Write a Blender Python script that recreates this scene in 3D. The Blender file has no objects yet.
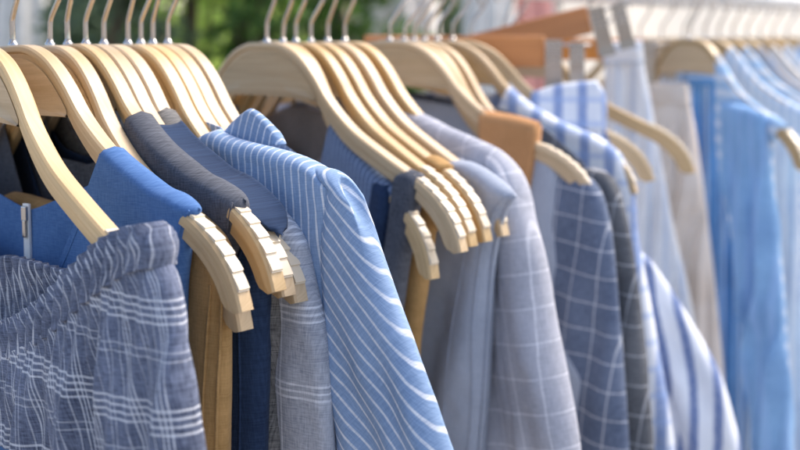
import bpy, bmesh, math, random
import numpy as np
from mathutils import Vector, Matrix
random.seed(7); RNG = np.random.RandomState(5)
sc = bpy.context.scene
COL = sc.collection
R = math.radians
# ---------------------------------------------------------------- camera, sky, sun, exposure
CAMZ = 1.42
cd = bpy.data.cameras.new('camera'); cam = bpy.data.objects.new('camera', cd); COL.objects.link(cam)
cam.location = (0, 0, CAMZ); cam.rotation_euler = (R(90), 0, 0)
F = 1100.0; HY = 32.0                      # focal length and horizon height, in pixels of an 800 px wide picture
cd.sensor_width = 36; cd.lens = 36*F/800
cd.shift_y = -(225-HY)/800.0
cd.clip_start = .05; cd.clip_end = 300
cd.dof.use_dof = True; cd.dof.focus_distance = .665; cd.dof.aperture_fstop = 5.2; cd.dof.aperture_blades = 0
sc.camera = cam
SUN_EL, SUN_AZ = 52, 56                    # azimuth clockwise from +Y (the view direction)
w = bpy.data.worlds.new('World'); sc.world = w; w.use_nodes = True
nt = w.node_tree; bg = nt.nodes['Background']
sky = nt.nodes.new('ShaderNodeTexSky'); sky.sky_type = 'NISHITA'; sky.sun_disc = False
sky.sun_elevation = R(SUN_EL); sky.sun_rotation = R(SUN_AZ)
sky.air_density = 1.0; sky.dust_density = 4.0; sky.ozone_density = .6
nt.links.new(sky.outputs[0], bg.inputs[0]); bg.inputs[1].default_value = .15
sd = bpy.data.lights.new('sun', 'SUN'); sun = bpy.data.objects.new('sun', sd); COL.objects.link(sun)
sd.energy = 1.0; sd.angle = R(22); sd.color = (1, .93, .82)
dirv = Vector((math.sin(R(SUN_AZ))*math.cos(R(SUN_EL)), math.cos(R(SUN_AZ))*math.cos(R(SUN_EL)), math.sin(R(SUN_EL))))
sun.rotation_euler = dirv.to_track_quat('Z', 'Y').to_euler(); sun.location = (3, 2, 5)
sc.view_settings.view_transform = 'Standard'; sc.view_settings.look = 'None'
sc.view_settings.exposure = 1.22; sc.view_settings.gamma = 1
sc.render.film_transparent = False

# ---------------------------------------------------------------- node helpers
def newmat(name, rough=.6, metal=0):
    m = bpy.data.materials.new(name); m.use_nodes = True
    b = m.node_tree.nodes['Principled BSDF']
    b.inputs['Roughness'].default_value = rough; b.inputs['Metallic'].default_value = metal
    return m, m.node_tree, b
def N(nt, typ, **kw):
    n = nt.nodes.new(typ)
    for k, v in kw.items(): setattr(n, k, v)
    return n
def math_(nt, op, a, b=None, c=None):
    n = N(nt, 'ShaderNodeMath', operation=op)
    for i, v in enumerate((a, b, c)):
        if v is None: continue
        if isinstance(v, (int, float)): n.inputs[i].default_value = v
        else: nt.links.new(v, n.inputs[i])
    return n.outputs[0]
def mixc(nt, fac, a, b, mode='MIX'):
    n = N(nt, 'ShaderNodeMix', data_type='RGBA', blend_type=mode)
    for i, v in ((0, fac), (6, a), (7, b)):
        if isinstance(v, (int, float)): n.inputs[i].default_value = v
        elif isinstance(v, tuple): n.inputs[i].default_value = (*v[:3], 1)
        else: nt.links.new(v, n.inputs[i])
    return n.outputs[2]
def vscale(nt, vec, s):
    n = N(nt, 'ShaderNodeVectorMath', operation='MULTIPLY'); nt.links.new(vec, n.inputs[0]); n.inputs[1].default_value = s
    return n.outputs[0]
def noise(nt, vec, scale, detail=2, rough=.5, vs=None):
    if vs: vec = vscale(nt, vec, vs)
    n = N(nt, 'ShaderNodeTexNoise'); n.inputs['Scale'].default_value = scale
    n.inputs['Detail'].default_value = detail; n.inputs['Roughness'].default_value = rough
    nt.links.new(vec, n.inputs['Vector']); return n.outputs['Fac']
def maprange(nt, v, a, b, c=0., d=1.):
    n = N(nt, 'ShaderNodeMapRange'); nt.links.new(v, n.inputs[0])
    for i, x in enumerate((a, b, c, d)): n.inputs[i+1].default_value = x
    return n.outputs[0]

def cloth(name, base, lines=(), heather=.3, light=None, fine=1.0, slub=.25, sheen=.05, transl=.0, bump=.28):
    """lines: (axis 0=u 1=v, period m, offset m, width m, colour, strength)"""
    m, nt, b = newmat(name, .92)
    b.inputs['Sheen Weight'].default_value = sheen; b.inputs['Sheen Roughness'].default_value = .6
    b.inputs['Specular IOR Level'].default_value = .15
    uv = N(nt, 'ShaderNodeUVMap').outputs[0]
    wob = N(nt, 'ShaderNodeTexNoise'); wob.inputs['Scale'].default_value = 45; wob.inputs['Detail'].default_value = 3
    nt.links.new(uv, wob.inputs['Vector'])
    sub = N(nt, 'ShaderNodeVectorMath', operation='SUBTRACT'); nt.links.new(wob.outputs['Color'], sub.inputs[0]); sub.inputs[1].default_value = (.5, .5, .5)
    wv = vscale(nt, sub.outputs[0], (.0013, .0013, 0))
    add = N(nt, 'ShaderNodeVectorMath', operation='ADD'); nt.links.new(uv, add.inputs[0]); nt.links.new(wv, add.inputs[1])
    vec = add.outputs[0]
    sep = N(nt, 'ShaderNodeSeparateXYZ'); nt.links.new(vec, sep.inputs[0])
    warp = noise(nt, vec, 1, 2, .6, (1300*fine, 120, 1)); weft = noise(nt, vec, 1, 2, .6, (120, 1300*fine, 1))
    th = math_(nt, 'ADD', warp, weft)
    thm = maprange(nt, th, .72, 1.28)
    if light is None: light = tuple(min(1, c*1.9+.06) for c in base)
    dark = tuple(c*.62 for c in base)
    colr = mixc(nt, thm, mixc(nt, heather, base, dark), mixc(nt, heather, base, light))
    sl = noise(nt, vec, 1, 3, .7, (520*fine, 26, 1)); sl2 = noise(nt, vec, 1, 3, .7, (26, 520*fine, 1))
    slm = math_(nt, 'MULTIPLY', maprange(nt, math_(nt, 'MAXIMUM', sl, sl2), .60, .78), slub)
    colr = mixc(nt, slm, colr, light)
    big = noise(nt, vec, 14, 3)
    colr = mixc(nt, .22, colr, mixc(nt, maprange(nt, big, .35, .65), dark, light))
    for (ax, per, off, wd, lc, st) in lines:
        x = sep.outputs[ax]
        f = math_(nt, 'FRACT', math_(nt, 'MULTIPLY_ADD', x, 1/per, off/per+50))
        d = math_(nt, 'ABSOLUTE', math_(nt, 'SUBTRACT', f, .5))
        msk = maprange(nt, d, wd/2/per*.75, wd/2/per*1.25+.0002/per, 1, 0)
        brk = maprange(nt, th, .75, 1.15, .55, 1)
        colr = mixc(nt, math_(nt, 'MULTIPLY', math_(nt, 'MULTIPLY', msk, brk), st), colr, lc)
    nt.links.new(colr, b.inputs['Base Color'])
    bp = N(nt, 'ShaderNodeBump'); bp.inputs['Strength'].default_value = bump; bp.inputs['Distance'].default_value = .0008
    nt.links.new(math_(nt, 'ADD', th, slm), bp.inputs['Height']); nt.links.new(bp.outputs[0], b.inputs['Normal'])
    if transl:
        tr = N(nt, 'ShaderNodeBsdfTranslucent'); nt.links.new(colr, tr.inputs[0])
        mx = N(nt, 'ShaderNodeMixShader'); mx.inputs[0].default_value = transl
        out = nt.nodes['Material Output']
        nt.links.new(b.outputs[0], mx.inputs[1]); nt.links.new(tr.outputs[0], mx.inputs[2]); nt.links.new(mx.outputs[0], out.inputs[0])
    return m

def wood(name, light, dark, rough=.42, coat=.10, gl=14, gt=420):
    m, nt, b = newmat(name, rough)
    uv = N(nt, 'ShaderNodeUVMap').outputs[0]
    oi = N(nt, 'ShaderNodeObjectInfo')
    cmb = N(nt, 'ShaderNodeCombineXYZ'); nt.links.new(math_(nt, 'MULTIPLY', oi.outputs['Random'], 13.7), cmb.inputs[0]); nt.links.new(math_(nt, 'MULTIPLY', oi.outputs['Random'], 7.1), cmb.inputs[2])
    add = N(nt, 'ShaderNodeVectorMath', operation='ADD'); nt.links.new(uv, add.inputs[0]); nt.links.new(cmb.outputs[0], add.inputs[1])
    g = noise(nt, add.outputs[0], 1, 4, .65, (gl, gt, 5)); g2 = noise(nt, add.outputs[0], 1, 2, .5, (gl*.6, gt*.22, 5))
    fl = noise(nt, add.outputs[0], 1, 2, .5, (gl*18, gt*3, 5))
    c = mixc(nt, maprange(nt, g, .3, .72), dark, light)
    c = mixc(nt, math_(nt, 'MULTIPLY', maprange(nt, g2, .4, .7), .45), c, tuple(x*.8 for x in dark))
    c = mixc(nt, math_(nt, 'MULTIPLY', maprange(nt, fl, .62, .75), .35), c, tuple(x*.7 for x in dark))
    hsv = N(nt, 'ShaderNodeHueSaturation'); nt.links.new(c, hsv.inputs['Color'])
    nt.links.new(maprange(nt, oi.outputs['Random'], 0, 1, .80, 1.1), hsv.inputs['Value'])
    nt.links.new(maprange(nt, math_(nt, 'FRACT', math_(nt, 'MULTIPLY', oi.outputs['Random'], 7.3)), 0, 1, .88, 1.18), hsv.inputs['Saturation'])
    nt.links.new(hsv.outputs[0], b.inputs['Base Color'])
    b.inputs['Coat Weight'].default_value = coat; b.inputs['Coat Roughness'].default_value = .25
    bp = N(nt, 'ShaderNodeBump'); bp.inputs['Strength'].default_value = .12; bp.inputs['Distance'].default_value = .0006
    nt.links.new(g, bp.inputs['Height']); nt.links.new(bp.outputs[0], b.inputs['Normal'])
    return m

def plain(name, col, rough=.6, metal=0, var=.12, scale=20):
    m, nt, b = newmat(name, rough, metal)
    tc = N(nt, 'ShaderNodeTexCoord').outputs['Object']
    n = noise(nt, tc, scale, 4)
    c = mixc(nt, maprange(nt, n, .3, .7), tuple(x*(1-var) for x in col), tuple(min(1, x*(1+var)) for x in col))
    nt.links.new(c, b.inputs['Base Color'])
    nt.links.new(maprange(nt, n, .3, .7, rough*.85, min(1, rough*1.15)), b.inputs['Roughness'])
    return m

WHITE = (.80, .82, .86)
M = {}
M['beech'] = wood('pale_beech', (.68, .50, .29), (.53, .36, .18))
M['orange_wood'] = wood('orange_wood', (.72, .31, .10), (.58, .22, .065))
M['rubber'] = plain('clear_rubber', (.78, .66, .49), .3)
M['rubber'].node_tree.nodes['Principled BSDF'].inputs['Subsurface Weight'].default_value = .25
M['rubber'].node_tree.nodes['Principled BSDF'].inputs['Subsurface Radius'].default_value = (.004, .003, .002)
M['steel'] = plain('hook_steel', (.55, .53, .51), .2, 1)
M['clip'] = plain('clip_metal', (.42, .38, .34), .4, 1)
M['rail'] = plain('white_rail_paint', (.82, .80, .76), .35)

# ---------------------------------------------------------------- geometry helpers
def link(name, me, mat=None, parent=None, smooth=True):
    o = bpy.data.objects.new(name, me); COL.objects.link(o)
    if mat: me.materials.append(mat)
    if smooth:
        for p in me.polygons: p.use_smooth = True
    if parent: o.parent = parent
    return o
def tag(o, label, cat, group=None, kind=None):
    if label: o['label'] = label
    if cat: o['category'] = cat
    if group: o['group'] = group
    if kind: o['kind'] = kind
    return o
def empty(name, loc=(0, 0, 0), rz=0):
    o = bpy.data.objects.new(name, None); COL.objects.link(o); o.location = loc; o.rotation_euler = (0, 0, rz); o.empty_display_size = .02
    return o
def resample(pts, n, smooth=True):
    P = np.array(pts, float)
    if smooth and len(P) > 2:
        D = np.diff(P, axis=0); D = D/(np.linalg.norm(D, axis=1)[:, None]+1e-9)
        cut = [i+1 for i in range(len(D)-1) if float(D[i] @ D[i+1]) < .55]
        if cut:                                  # keep real corners: spline each stretch by itself
            parts = [dense(P[a:b+1]) for a, b in zip([0]+cut, cut+[len(P)-1])]
            P = np.vstack([parts[0]]+[q[1:] for q in parts[1:]])
        else: P = dense(P)
    d = np.r_[0, np.cumsum(np.linalg.norm(np.diff(P, axis=0), axis=1))]
    s = np.linspace(0, d[-1], n)
    return np.stack([np.interp(s, d, P[:, k]) for k in range(P.shape[1])], 1)
def dense(P):
    if len(P) > 2:
        Q = np.vstack([2*P[0]-P[1], P, 2*P[-1]-P[-2]]); out = []
        for i in range(1, len(Q)-2):
            p0, p1, p2, p3 = Q[i-1], Q[i], Q[i+1], Q[i+2]
            for t in np.linspace(0, 1, 10, endpoint=False):
                out.append(.5*((2*p1)+(p2-p0)*t+(2*p0-5*p1+4*p2-p3)*t*t+(3*p1-p0-3*p2+p3)*t**3))
        out.append(P[-1]); P = np.array(out)
    return P
_lat = RNG.rand(64, 64)
def vn(x, y):                                # smooth value noise, -1..1
    xi = np.floor(x).astype(int); yi = np.floor(y).astype(int); fx = x-xi; fy = y-yi
    fx = fx*fx*(3-2*fx); fy = fy*fy*(3-2*fy)
    g = lambda a, b: _lat[a % 64, b % 64]
    return 2*((g(xi, yi)*(1-fx)+g(xi+1, yi)*fx)*(1-fy)+(g(xi, yi+1)*(1-fx)+g(xi+1, yi+1)*fx)*fy)-1
def sstep(a, b, x):
    t = np.clip((x-a)/(b-a), 0, 1); return t*t*(3-2*t)
def tube(bm, pts, r, n=8, cap=True):
    P = [Vector(p) for p in pts]; rings = []
    up = Vector((.3, 1, .2)).normalized()
    for i, p in enumerate(P):
        t = (P[min(i+1, len(P)-1)]-P[max(i-1, 0)]).normalized()
        a = up.cross(t)
        if a.length < 1e-4: a = Vector((1, 0, 0)).cross(t)
        a.normalize(); b = t.cross(a)
        rr = r[i] if isinstance(r, (list, tuple)) else r
        rings.append([bm.verts.new(p+a*math.cos(2*math.pi*k/n)*rr+b*math.sin(2*math.pi*k/n)*rr) for k in range(n)])
    for A, B in zip(rings, rings[1:]):
        for k in range(n): bm.faces.new((A[k], A[(k+1) % n], B[(k+1) % n], B[k]))
    if cap: bm.faces.new(rings[0][::-1]); bm.faces.new(rings[-1])
def bm_mesh(bm, name):
    bmesh.ops.recalc_face_normals(bm, faces=bm.faces)
    me = bpy.data.meshes.new(name); bm.to_mesh(me); bm.free(); return me
def add_box(bm, c, s, rot=None):
    r = bmesh.ops.create_cube(bm, size=1)
    mat = Matrix.Translation(c) @ (rot.to_4x4() if rot else Matrix()) @ Matrix.Diagonal((*s, 1))
    bmesh.ops.transform(bm, matrix=mat, verts=r['verts']); return r['verts']
def bevel(o, wdt=.002, seg=2):
    md = o.modifiers.new('bevel', 'BEVEL'); md.width = wdt; md.segments = seg; md.limit_method = 'ANGLE'
    return o
def flat_smooth(o, ang=35):
    for p in o.data.polygons: p.use_smooth = True
    try: o.data.set_sharp_from_angle(angle=R(ang))
    except Exception: pass
    return o

# ---------------------------------------------------------------- where hangers hang on the rail
def neck(x, dk=1.0):
    d = .96*833/(1100-x)*dk; return (x-400)/F*d, d
class Hang:
    """the plane of one hanger: u along the arm towards the camera side, w along the rail, z down"""
    def __init__(s, n, tip=None, phi=None, dk=1.0, tilt=0):
        s.tilt = tilt
        s.X, s.d = neck(n, dk); L = .22
        if phi is None:
            phi = min(range(0, 90*4), key=lambda i: abs(400+F*(s.X+L*math.cos(R(i/4)))/(s.d-L*math.sin(R(i/4)))-tip))/4
        s.phi = phi; s.c, s.s = math.cos(R(phi)), math.sin(R(phi))
        s.loc = (s.X, s.d, CAMZ-.009); s.rz = -R(phi)
    def uz(s, px, py, w=0):
        X = s.X+w*s.s; d = s.d+w*s.c; q = (px-400)/F
        u = (q*d-X)/(s.c+q*s.s); z = (py-HY)/F*(d-u*s.s)-.009; ct, st_ = math.cos(R(s.tilt)), math.sin(R(s.tilt))
        return (u*ct+z*st_, z*ct-u*st_)
    def pts(s, L, w=.006): return [s.uz(*p, w) for p in L]

# ---------------------------------------------------------------- hanger model
TOP = [(0, 0), (.0216, .001), (.0398, .0075), (.0535, .0172), (.066, .030), (.078, .0445), (.094, .059), (.112, .0715), (.14, .0855), (.167, .098), (.185, .1065), (.20, .117), (.211, .129), (.218, .142), (.2215, .153)]
def arm_curve(n=60): return resample(TOP, n)
def make_hanger():
    half = arm_curve(56)
    full = np.vstack([half[::-1]*[-1, 1], half[1:]])
    nP = len(full); tang = np.gradient(full, axis=0); tang /= np.linalg.norm(tang, axis=1)[:, None]
    nrm = np.stack([-tang[:, 1], tang[:, 0]], 1)          # points down / inward
    bm = bmesh.new(); uvl = bm.loops.layers.uv.new('UVMap')
    s = np.r_[0, np.cumsum(np.linalg.norm(np.diff(full, axis=0), axis=1))]
    smid = s[-1]/2; rings = []; per = []
    for i in range(nP):
        q = abs(s[i]-smid)/smid
        h = .0115+.0045*float(sstep(.25, .5, q))+.0012*float(sstep(.7, .9, q))-.0075*float(sstep(.975, 1, q))
        b = .0061-.0005*float(sstep(.85, 1, q)); g = h*.46
        prof = [(0, -b*.72), (.0012, -b*.95), (.003, -b), (g-.0008, -b), (g+.0005, -b+.0022), (h-.002, -b+.0020), (h, -b+.0040)]
        prof = prof+[(a, -c) for a, c in prof[::-1]]
        ring = []
        for (dn, ww) in prof:
            p = full[i]+nrm[i]*dn
            ring.append(bm.verts.new((p[0], ww, -p[1])))
        rings.append(ring); per.append(np.r_[0, np.cumsum([math.hypot(prof[(k+1) % 14][0]-prof[k][0], prof[(k+1) % 14][1]-prof[k][1]) for k in range(14)])])
    for i in range(nP-1):
        for k in range(14):
            k2 = (k+1) % 14
            f = bm.faces.new((rings[i][k], rings[i][k2], rings[i+1][k2], rings[i+1][k]))
            for l, (ii, kk) in zip(f.loops, ((i, k), (i, k+1), (i+1, k+1), (i+1, k))): l[uvl].uv = (s[ii], per[ii][kk])
    for r in (rings[0][::-1], rings[-1]):
        f = bm.faces.new(r)
        for l in f.loops: l[uvl].uv = (l.vert.co.z*3, l.vert.co.y)
    frame = bm_mesh(bm, 'hanger_frame')
    # collar plate under the arch
    bm = bmesh.new(); uvl = bm.loops.layers.uv.new('UVMap')
    sel = [i for i in range(nP) if abs(full[i][0]) < .0775]
    arc = [full[i]+nrm[i]*(.0085) for i in sel]
    arc = [p for p in arc if p[1] < .0475]
    zb = lambda u: .0485-.0025*math.cos(u/.06*1.3)
    low = [(u, zb(u)) for u in np.linspace(arc[-1][0], arc[0][0], 24)]
    for wv, rev in ((-.0046, False), (.0046, True)):
        pass
    upn = len(arc); lowr = low[::-1]
    up = resample(arc, 24, False); lo = np.array(lowr)
    gridF = []; rows = 6
    vs = {}
    for side, wv in ((0, -.0046), (1, .0046)):
        for j in range(rows+1):
            for i in range(24):
                t = j/rows; p = up[i]*(1-t)+lo[i]*t
                ww = wv*(1.0 if t < .80 else 1.28 if t < .99 else 1.0)
                vs[side, j, i] = bm.verts.new((p[0], ww, -p[1]))
    def fc(vv):
        f = bm.faces.new(vv)
        for l in f.loops: l[uvl].uv = (l.vert.co.x, l.vert.co.z+.3)
    for side in (0, 1):
        for j in range(rows):
            for i in range(23): fc((vs[side, j, i], vs[side, j+1, i], vs[side, j+1, i+1], vs[side, j, i+1]))
    for i in range(23):
        fc((vs[0, rows, i], vs[1, rows, i], vs[1, rows, i+1], vs[0, rows, i+1]))
    plate = bm_mesh(bm, 'collar_plate')
    # grip strip: translucent stepped teeth on the outer part of the arm
    bm = bmesh.new()
    i0 = int(nP-17); seg = full[i0:nP-2]; fine = resample(seg, 71, False)
    tn = np.gradient(fine, axis=0); tn /= np.linalg.norm(tn, axis=1)[:, None]; nn = np.stack([-tn[:, 1], tn[:, 0]], 1)
    rr = []
    for i, p in enumerate(fine):
        ph = (i % 10)/10; h = .0006+.0014*(ph**.8) if i < 70 else .0008
        rr.append([bm.verts.new((p[0]-nn[i][0]*h, sg*.0038, -(p[1]-nn[i][1]*h))) for sg in (-1, 1)] +
                  [bm.verts.new((p[0]+nn[i][0]*.0006, sg*.0038, -(p[1]+nn[i][1]*.0006))) for sg in (1, -1)])
        if ph > .85 and i < 70:
            h = .0008; p2 = p+tn[i]*.0004
            rr.append([bm.verts.new((p2[0]-nn[i][0]*h, sg*.0038, -(p2[1]-nn[i][1]*h))) for sg in (-1, 1)] +
                      [bm.verts.new((p2[0]+nn[i][0]*.0006, sg*.0038, -(p2[1]+nn[i][1]*.0006))) for sg in (1, -1)])
    for A, B in zip(rr, rr[1:]):
        for k in range(4): bm.faces.new((A[k], A[(k+1) % 4], B[(k+1) % 4], B[k]))
    bm.faces.new(rr[0]); bm.faces.new(rr[-1][::-1])
    grip = bm_mesh(bm, 'grip_strip')
    # hook
    bm = bmesh.new()
    path = [(0, -.004), (0, .004), (0, .0155), (.0012, .019), (.005, .0245), (.012, .0335), (.0185, .0435)]
    for a in range(-15, 206, 11): path.append((.021*math.cos(R(a)), .056+.021*math.sin(R(a))))
    tube(bm, [(a, 0, b) for a, b in path], .0019, 8)
    tube(bm, [(0, 0, -.003), (0, 0, .0012), (0, 0, .0022), (0, 0, .0042)], [.0036, .0036, .0026, .0020], 10)
    hook = bm_mesh(bm, 'hook')
    root = link('wooden_hanger', frame, M['beech']); flat_smooth(root, 28)
    p = link('collar_plate', plate, M['beech'], root); flat_smooth(p, 25)
    h = link('hook', hook, M['steel'], root)
    g1 = link('grip_strip', grip, M['rubber'], root); flat_smooth(g1, 30)
    g2 = link('grip_strip', grip, None, root); g2.rotation_euler = (0, 0, math.pi)
    return root
PROTO = make_hanger(); USED = [False]
def hang_wood(H, label):
    if not USED[0]: r = PROTO; USED[0] = True
    else:
        r = PROTO.copy(); COL.objects.link(r)
        for ch in PROTO.children:
            c = ch.copy(); COL.objects.link(c); c.parent = r
    r.location = H.loc; r.rotation_euler = (0, R(H.tilt), H.rz)
    for c in r.children:
        if c.name.startswith('hook'): c.rotation_euler = (0, 0, R(random.uniform(-14, 14)))
    tag(r, label, 'hanger', 'pale wooden hangers on the rail')
    return r

# ---------------------------------------------------------------- cloth shells
def shell(name, mat, topF, right, left=None, hem=None, topB=None, T=(.0085, .010), folds=(), wr=.0009, wo=0, nu=90, nv=90,
          R1=.018, R2=.008, uvrot=0, uvmode='plane', open_top=False, parent=None, seed=0, bendw=None, thick=.0012, uvoff=(0, 0), mirror=False, back=True, bk=.25, opens='', byu=False, groove=0, wrap=''):
    """A garment panel pair: front and back sheets in the hanger plane, closed over the shoulders and at the sides.
    mirror: topF is given from the centre to the right shoulder and reflected."""
    def full(t):
        t = np.array(t, float)
        return np.vstack([t[::-1]*[-1, 1], t[(1 if abs(t[0, 0]) < 1e-4 else 0):]]) if mirror else t
    if topB is None: tF = resample(full(topF), nu); tB = tF.copy()
    elif mirror:                                 # same columns on the stretch both sheets share
        topF, topB = list(topF), list(topB); k = 0
        while k < min(len(topF), len(topB)) and np.allclose(topF[-1-k], topB[-1-k]): k += 1
        if k > 1:
            half = nu//2; nu = 2*half+1
            nA = int(half*.55); com = resample(topF[-k:], nA)
            def side(t):
                h = np.vstack([resample(t[:len(t)-k+1], half+1-nA+1)[:-1], com]); return np.vstack([h[::-1]*[-1, 1], h[1:]])
            tF, tB = side(topF), side(topB)
        else: tF = resample(full(topF), nu); tB = resample(full(topB), nu)
    else: tF = resample(topF, nu); tB = resample(topB, nu)
    if byu:
        def even(t):
            q = dense(full(t)); us_ = np.linspace(q[0, 0], q[-1, 0], nu); return np.stack([us_, np.interp(us_, q[:, 0], q[:, 1])], 1)
        tF, tB = even(topF), even(topB)
    rt = resample(right, nv)
    lf = rt*[-1, 1] if mirror else resample(left, nv)
    def coons(top):
        a = np.linspace(0, 1, nu)[None, :, None]; b = np.linspace(0, 1, nv)[:, None, None]
        r2 = rt.copy(); l2 = lf.copy()
        r2 = r2+(top[-1]-rt[0])*np.linspace(1, 0, nv)[:, None]; l2 = l2+(top[0]-lf[0])*np.linspace(1, 0, nv)[:, None]
        bot = resample(hem, nu) if hem is not None else l2[-1][None]*(1-a[0])+r2[-1][None]*a[0]
        S = (1-b)*top[None]+b*bot[None]+(1-a)*l2[:, None]+a*r2[:, None]
        S = S-((1-a)*(1-b)*top[0]+a*(1-b)*top[-1]+(1-a)*b*bot[0]+a*b*bot[-1])
        return S
    SF, SB = coons(tF), coons(tB)
    sep = np.linalg.norm(tF-tB, axis=1)
    shut = (sep < 1e-4).astype(float) if not open_top else np.zeros(nu)
    def gap(t):
        ci = np.where(shut > .5)[0]
        if not len(ci): return np.full(nu, 1.)
        return np.min(np.linalg.norm(t[:, None]-tF[ci][None], axis=2), 1)
    gF, gB = gap(tF), gap(tB)
    def sheet(S, sign, sd):
        U, Z = S[..., 0], S[..., 1]
        b = np.linspace(0, 1, nv)[:, None]
        row = np.linalg.norm(np.diff(S, axis=1), axis=2); cum = np.concatenate([np.zeros((nv, 1)), np.cumsum(row, 1)], 1)
        dl, dr = cum, cum[:, -1:]-cum
        col = np.linalg.norm(np.diff(S, axis=0), axis=2); dt = np.concatenate([np.zeros((1, nu)), np.cumsum(col, 0)], 0)
        far_ = np.full_like(dl, 1.0); sd_ = np.minimum(far_ if 'l' in opens else dl, far_ if 'r' in opens else dr)
        rnd = lambda d, r: np.sqrt(np.clip(1-(1-np.clip(d/r, 0, 1))**2, 0, 1))
        t = (T[0]+((T[1] if sign < 0 else T[0]+(T[1]-T[0])*bk)-T[0])*sstep(0, .5, b))*rnd(sd_, R1)
        t = t*rnd(dt+(gF if sign < 0 else gB)[None], R2)
        if groove:
            sg_ = np.minimum(dl if 'l' in opens else far_, dr if 'r' in opens else far_); t = t*(1-groove*np.exp(-(sg_/.0030)**2))
        W = wo+sign*t
        k = rnd(sd_, R1*1.5)*.8+.2
        for (amp, lam, ph, drift, a0, a1) in folds:
            ramp = sstep(a0, a1, dt)
            ww = np.sin(2*np.pi*((U+drift*Z+min(.012, .4*lam)*vn(Z*9+sd, U*6+3))/lam+ph+sign*.11))
            W = W+amp*ramp*ww*k
        W = W+wr*k*(vn(U*38+sd*7.3, Z*26+sd)+.5*vn(U*90+sd, Z*60+9+sd*3)+1.6*vn(U*11+sd*2, Z*9+sd))*sstep(0, .02, dt)
        if bendw is not None: W = W+bendw(U, Z)
        return np.stack([U, W, -Z], -1), cum, dt
    V, cum, dt = sheet(SF, -1, seed+.3)
    verts = V.reshape(-1, 3); uvm = lambda S, c, d: (S[..., 0], -S[..., 1]) if uvmode == 'plane' else (c-c[:, -1:]*.5, -d) if uvmode == 'patch' else ((np.linspace(0, 1, nu)[None]-.5+0*d)*uvmode, -S[..., 1])
    uvs_u, uvs_v = uvm(SF, cum, dt)
    UV = np.stack([uvs_u, uvs_v], -1).reshape(-1, 2)
    idx = np.arange(nu*nv).reshape(nv, nu)
    quad = lambda I: np.stack([I[:-1, :-1], I[1:, :-1], I[1:, 1:], I[:-1, 1:]], -1).reshape(-1, 4)
    faces = quad(idx)
    if back:
        V2, cum2, dt2 = sheet(SB, 1, seed+5.1)
        I2 = idx.copy()+nu*nv
        # share the side edges and the closed stretches of the top
        remap = np.arange(2*nu*nv)
        for ch, c_ in (('l', 0), ('r', -1)):
            if ch not in opens: V2[:, c_] = V[:, c_]; remap[I2[:, c_]] = idx[:, c_]
        cl = shut > .5
        remap[I2[0, cl]] = idx[0, cl]
        verts = np.vstack([verts, V2.reshape(-1, 3)])
        uu, vv = uvm(SB, cum2, dt2)
        if wrap: uu = 2*SB[:, -1 if wrap == 'r' else 0, 0][:, None]-uu      # the pattern runs on round the outer edge
        UV = np.vstack([UV, np.stack([uu, vv], -1).reshape(-1, 2)])
        f2 = quad(I2)[:, ::-1]
        UVi = np.vstack([faces, f2]); faces = np.vstack([faces, remap[f2]])
    else: UVi = faces
    ca, sa = math.cos(R(uvrot)), math.sin(R(uvrot))
    UV = np.stack([UV[:, 0]*ca-UV[:, 1]*sa+uvoff[0], UV[:, 0]*sa+UV[:, 1]*ca+uvoff[1]], 1)
    me = bpy.data.meshes.new(name); me.from_pydata(verts.tolist(), [], faces.tolist())
    ul = me.uv_layers.new(name='UVMap'); ul.data.foreach_set('uv', UV[UVi.reshape(-1)].astype(np.float32).reshape(-1))
    bm = bmesh.new(); bm.from_mesh(me)
    bmesh.ops.delete(bm, geom=[v for v in bm.verts if not v.link_faces], context='VERTS')
    bmesh.ops.dissolve_degenerate(bm, dist=1e-6, edges=bm.edges)
    bm.to_mesh(me); bm.free()
    o = link(name, me, mat, parent)
    sm = o.modifiers.new('solid', 'SOLIDIFY'); sm.thickness = thick; sm.offset = 0
    return o
def ribbon(name, mat, pts, width, thick, parent):
    """a strip along 3-d points: a seam, binding or zip tape"""
    P = resample(pts, max(8, len(pts)*6)); bm = bmesh.new(); uvl = bm.loops.layers.uv.new('UVMap')
    tube(bm, [tuple(p) for p in P], width/2, 6)
    for f in bm.faces:
        for l in f.loops: l[uvl].uv = (l.vert.co.x+l.vert.co.y, l.vert.co.z)
    return link(name, bm_mesh(bm, name), mat, parent)
def seam_on(body, pts, r=.0007, mat=None, name='seam'):
    P = resample(pts, 60); me = body.data; co = np.empty(len(me.vertices)*3, np.float32); me.vertices.foreach_get('co', co); co = co.reshape(-1, 3)
    out = []
    for u, z in P:
        d2 = (co[:, 0]-u)**2+(co[:, 2]+z)**2; k = np.argsort(d2)[:8]; out.append((u, float(co[k, 1].min())-r*.5, -z))
    w_ = np.array([o_[1] for o_ in out]); w_ = np.convolve(np.pad(w_, 3, mode='edge'), np.ones(7)/7, 'valid')
    bm = bmesh.new(); uvl = bm.loops.layers.uv.new('UVMap'); tube(bm, [(o_[0], float(q), o_[2]) for o_, q in zip(out, w_)], r, 6)
    for f in bm.faces:
        for l in f.loops: l[uvl].uv = (l.vert.co.x, l.vert.co.z)
    return link(name, bm_mesh(bm, name), mat or me.materials[0], body)
def garment(name, H, label, cat, group=None):
    e = empty(name, H.loc, H.rz); e.rotation_euler = (0, R(H.tilt), H.rz); return tag(e, label, cat, group)
def on(me_name, *a): pass

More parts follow.
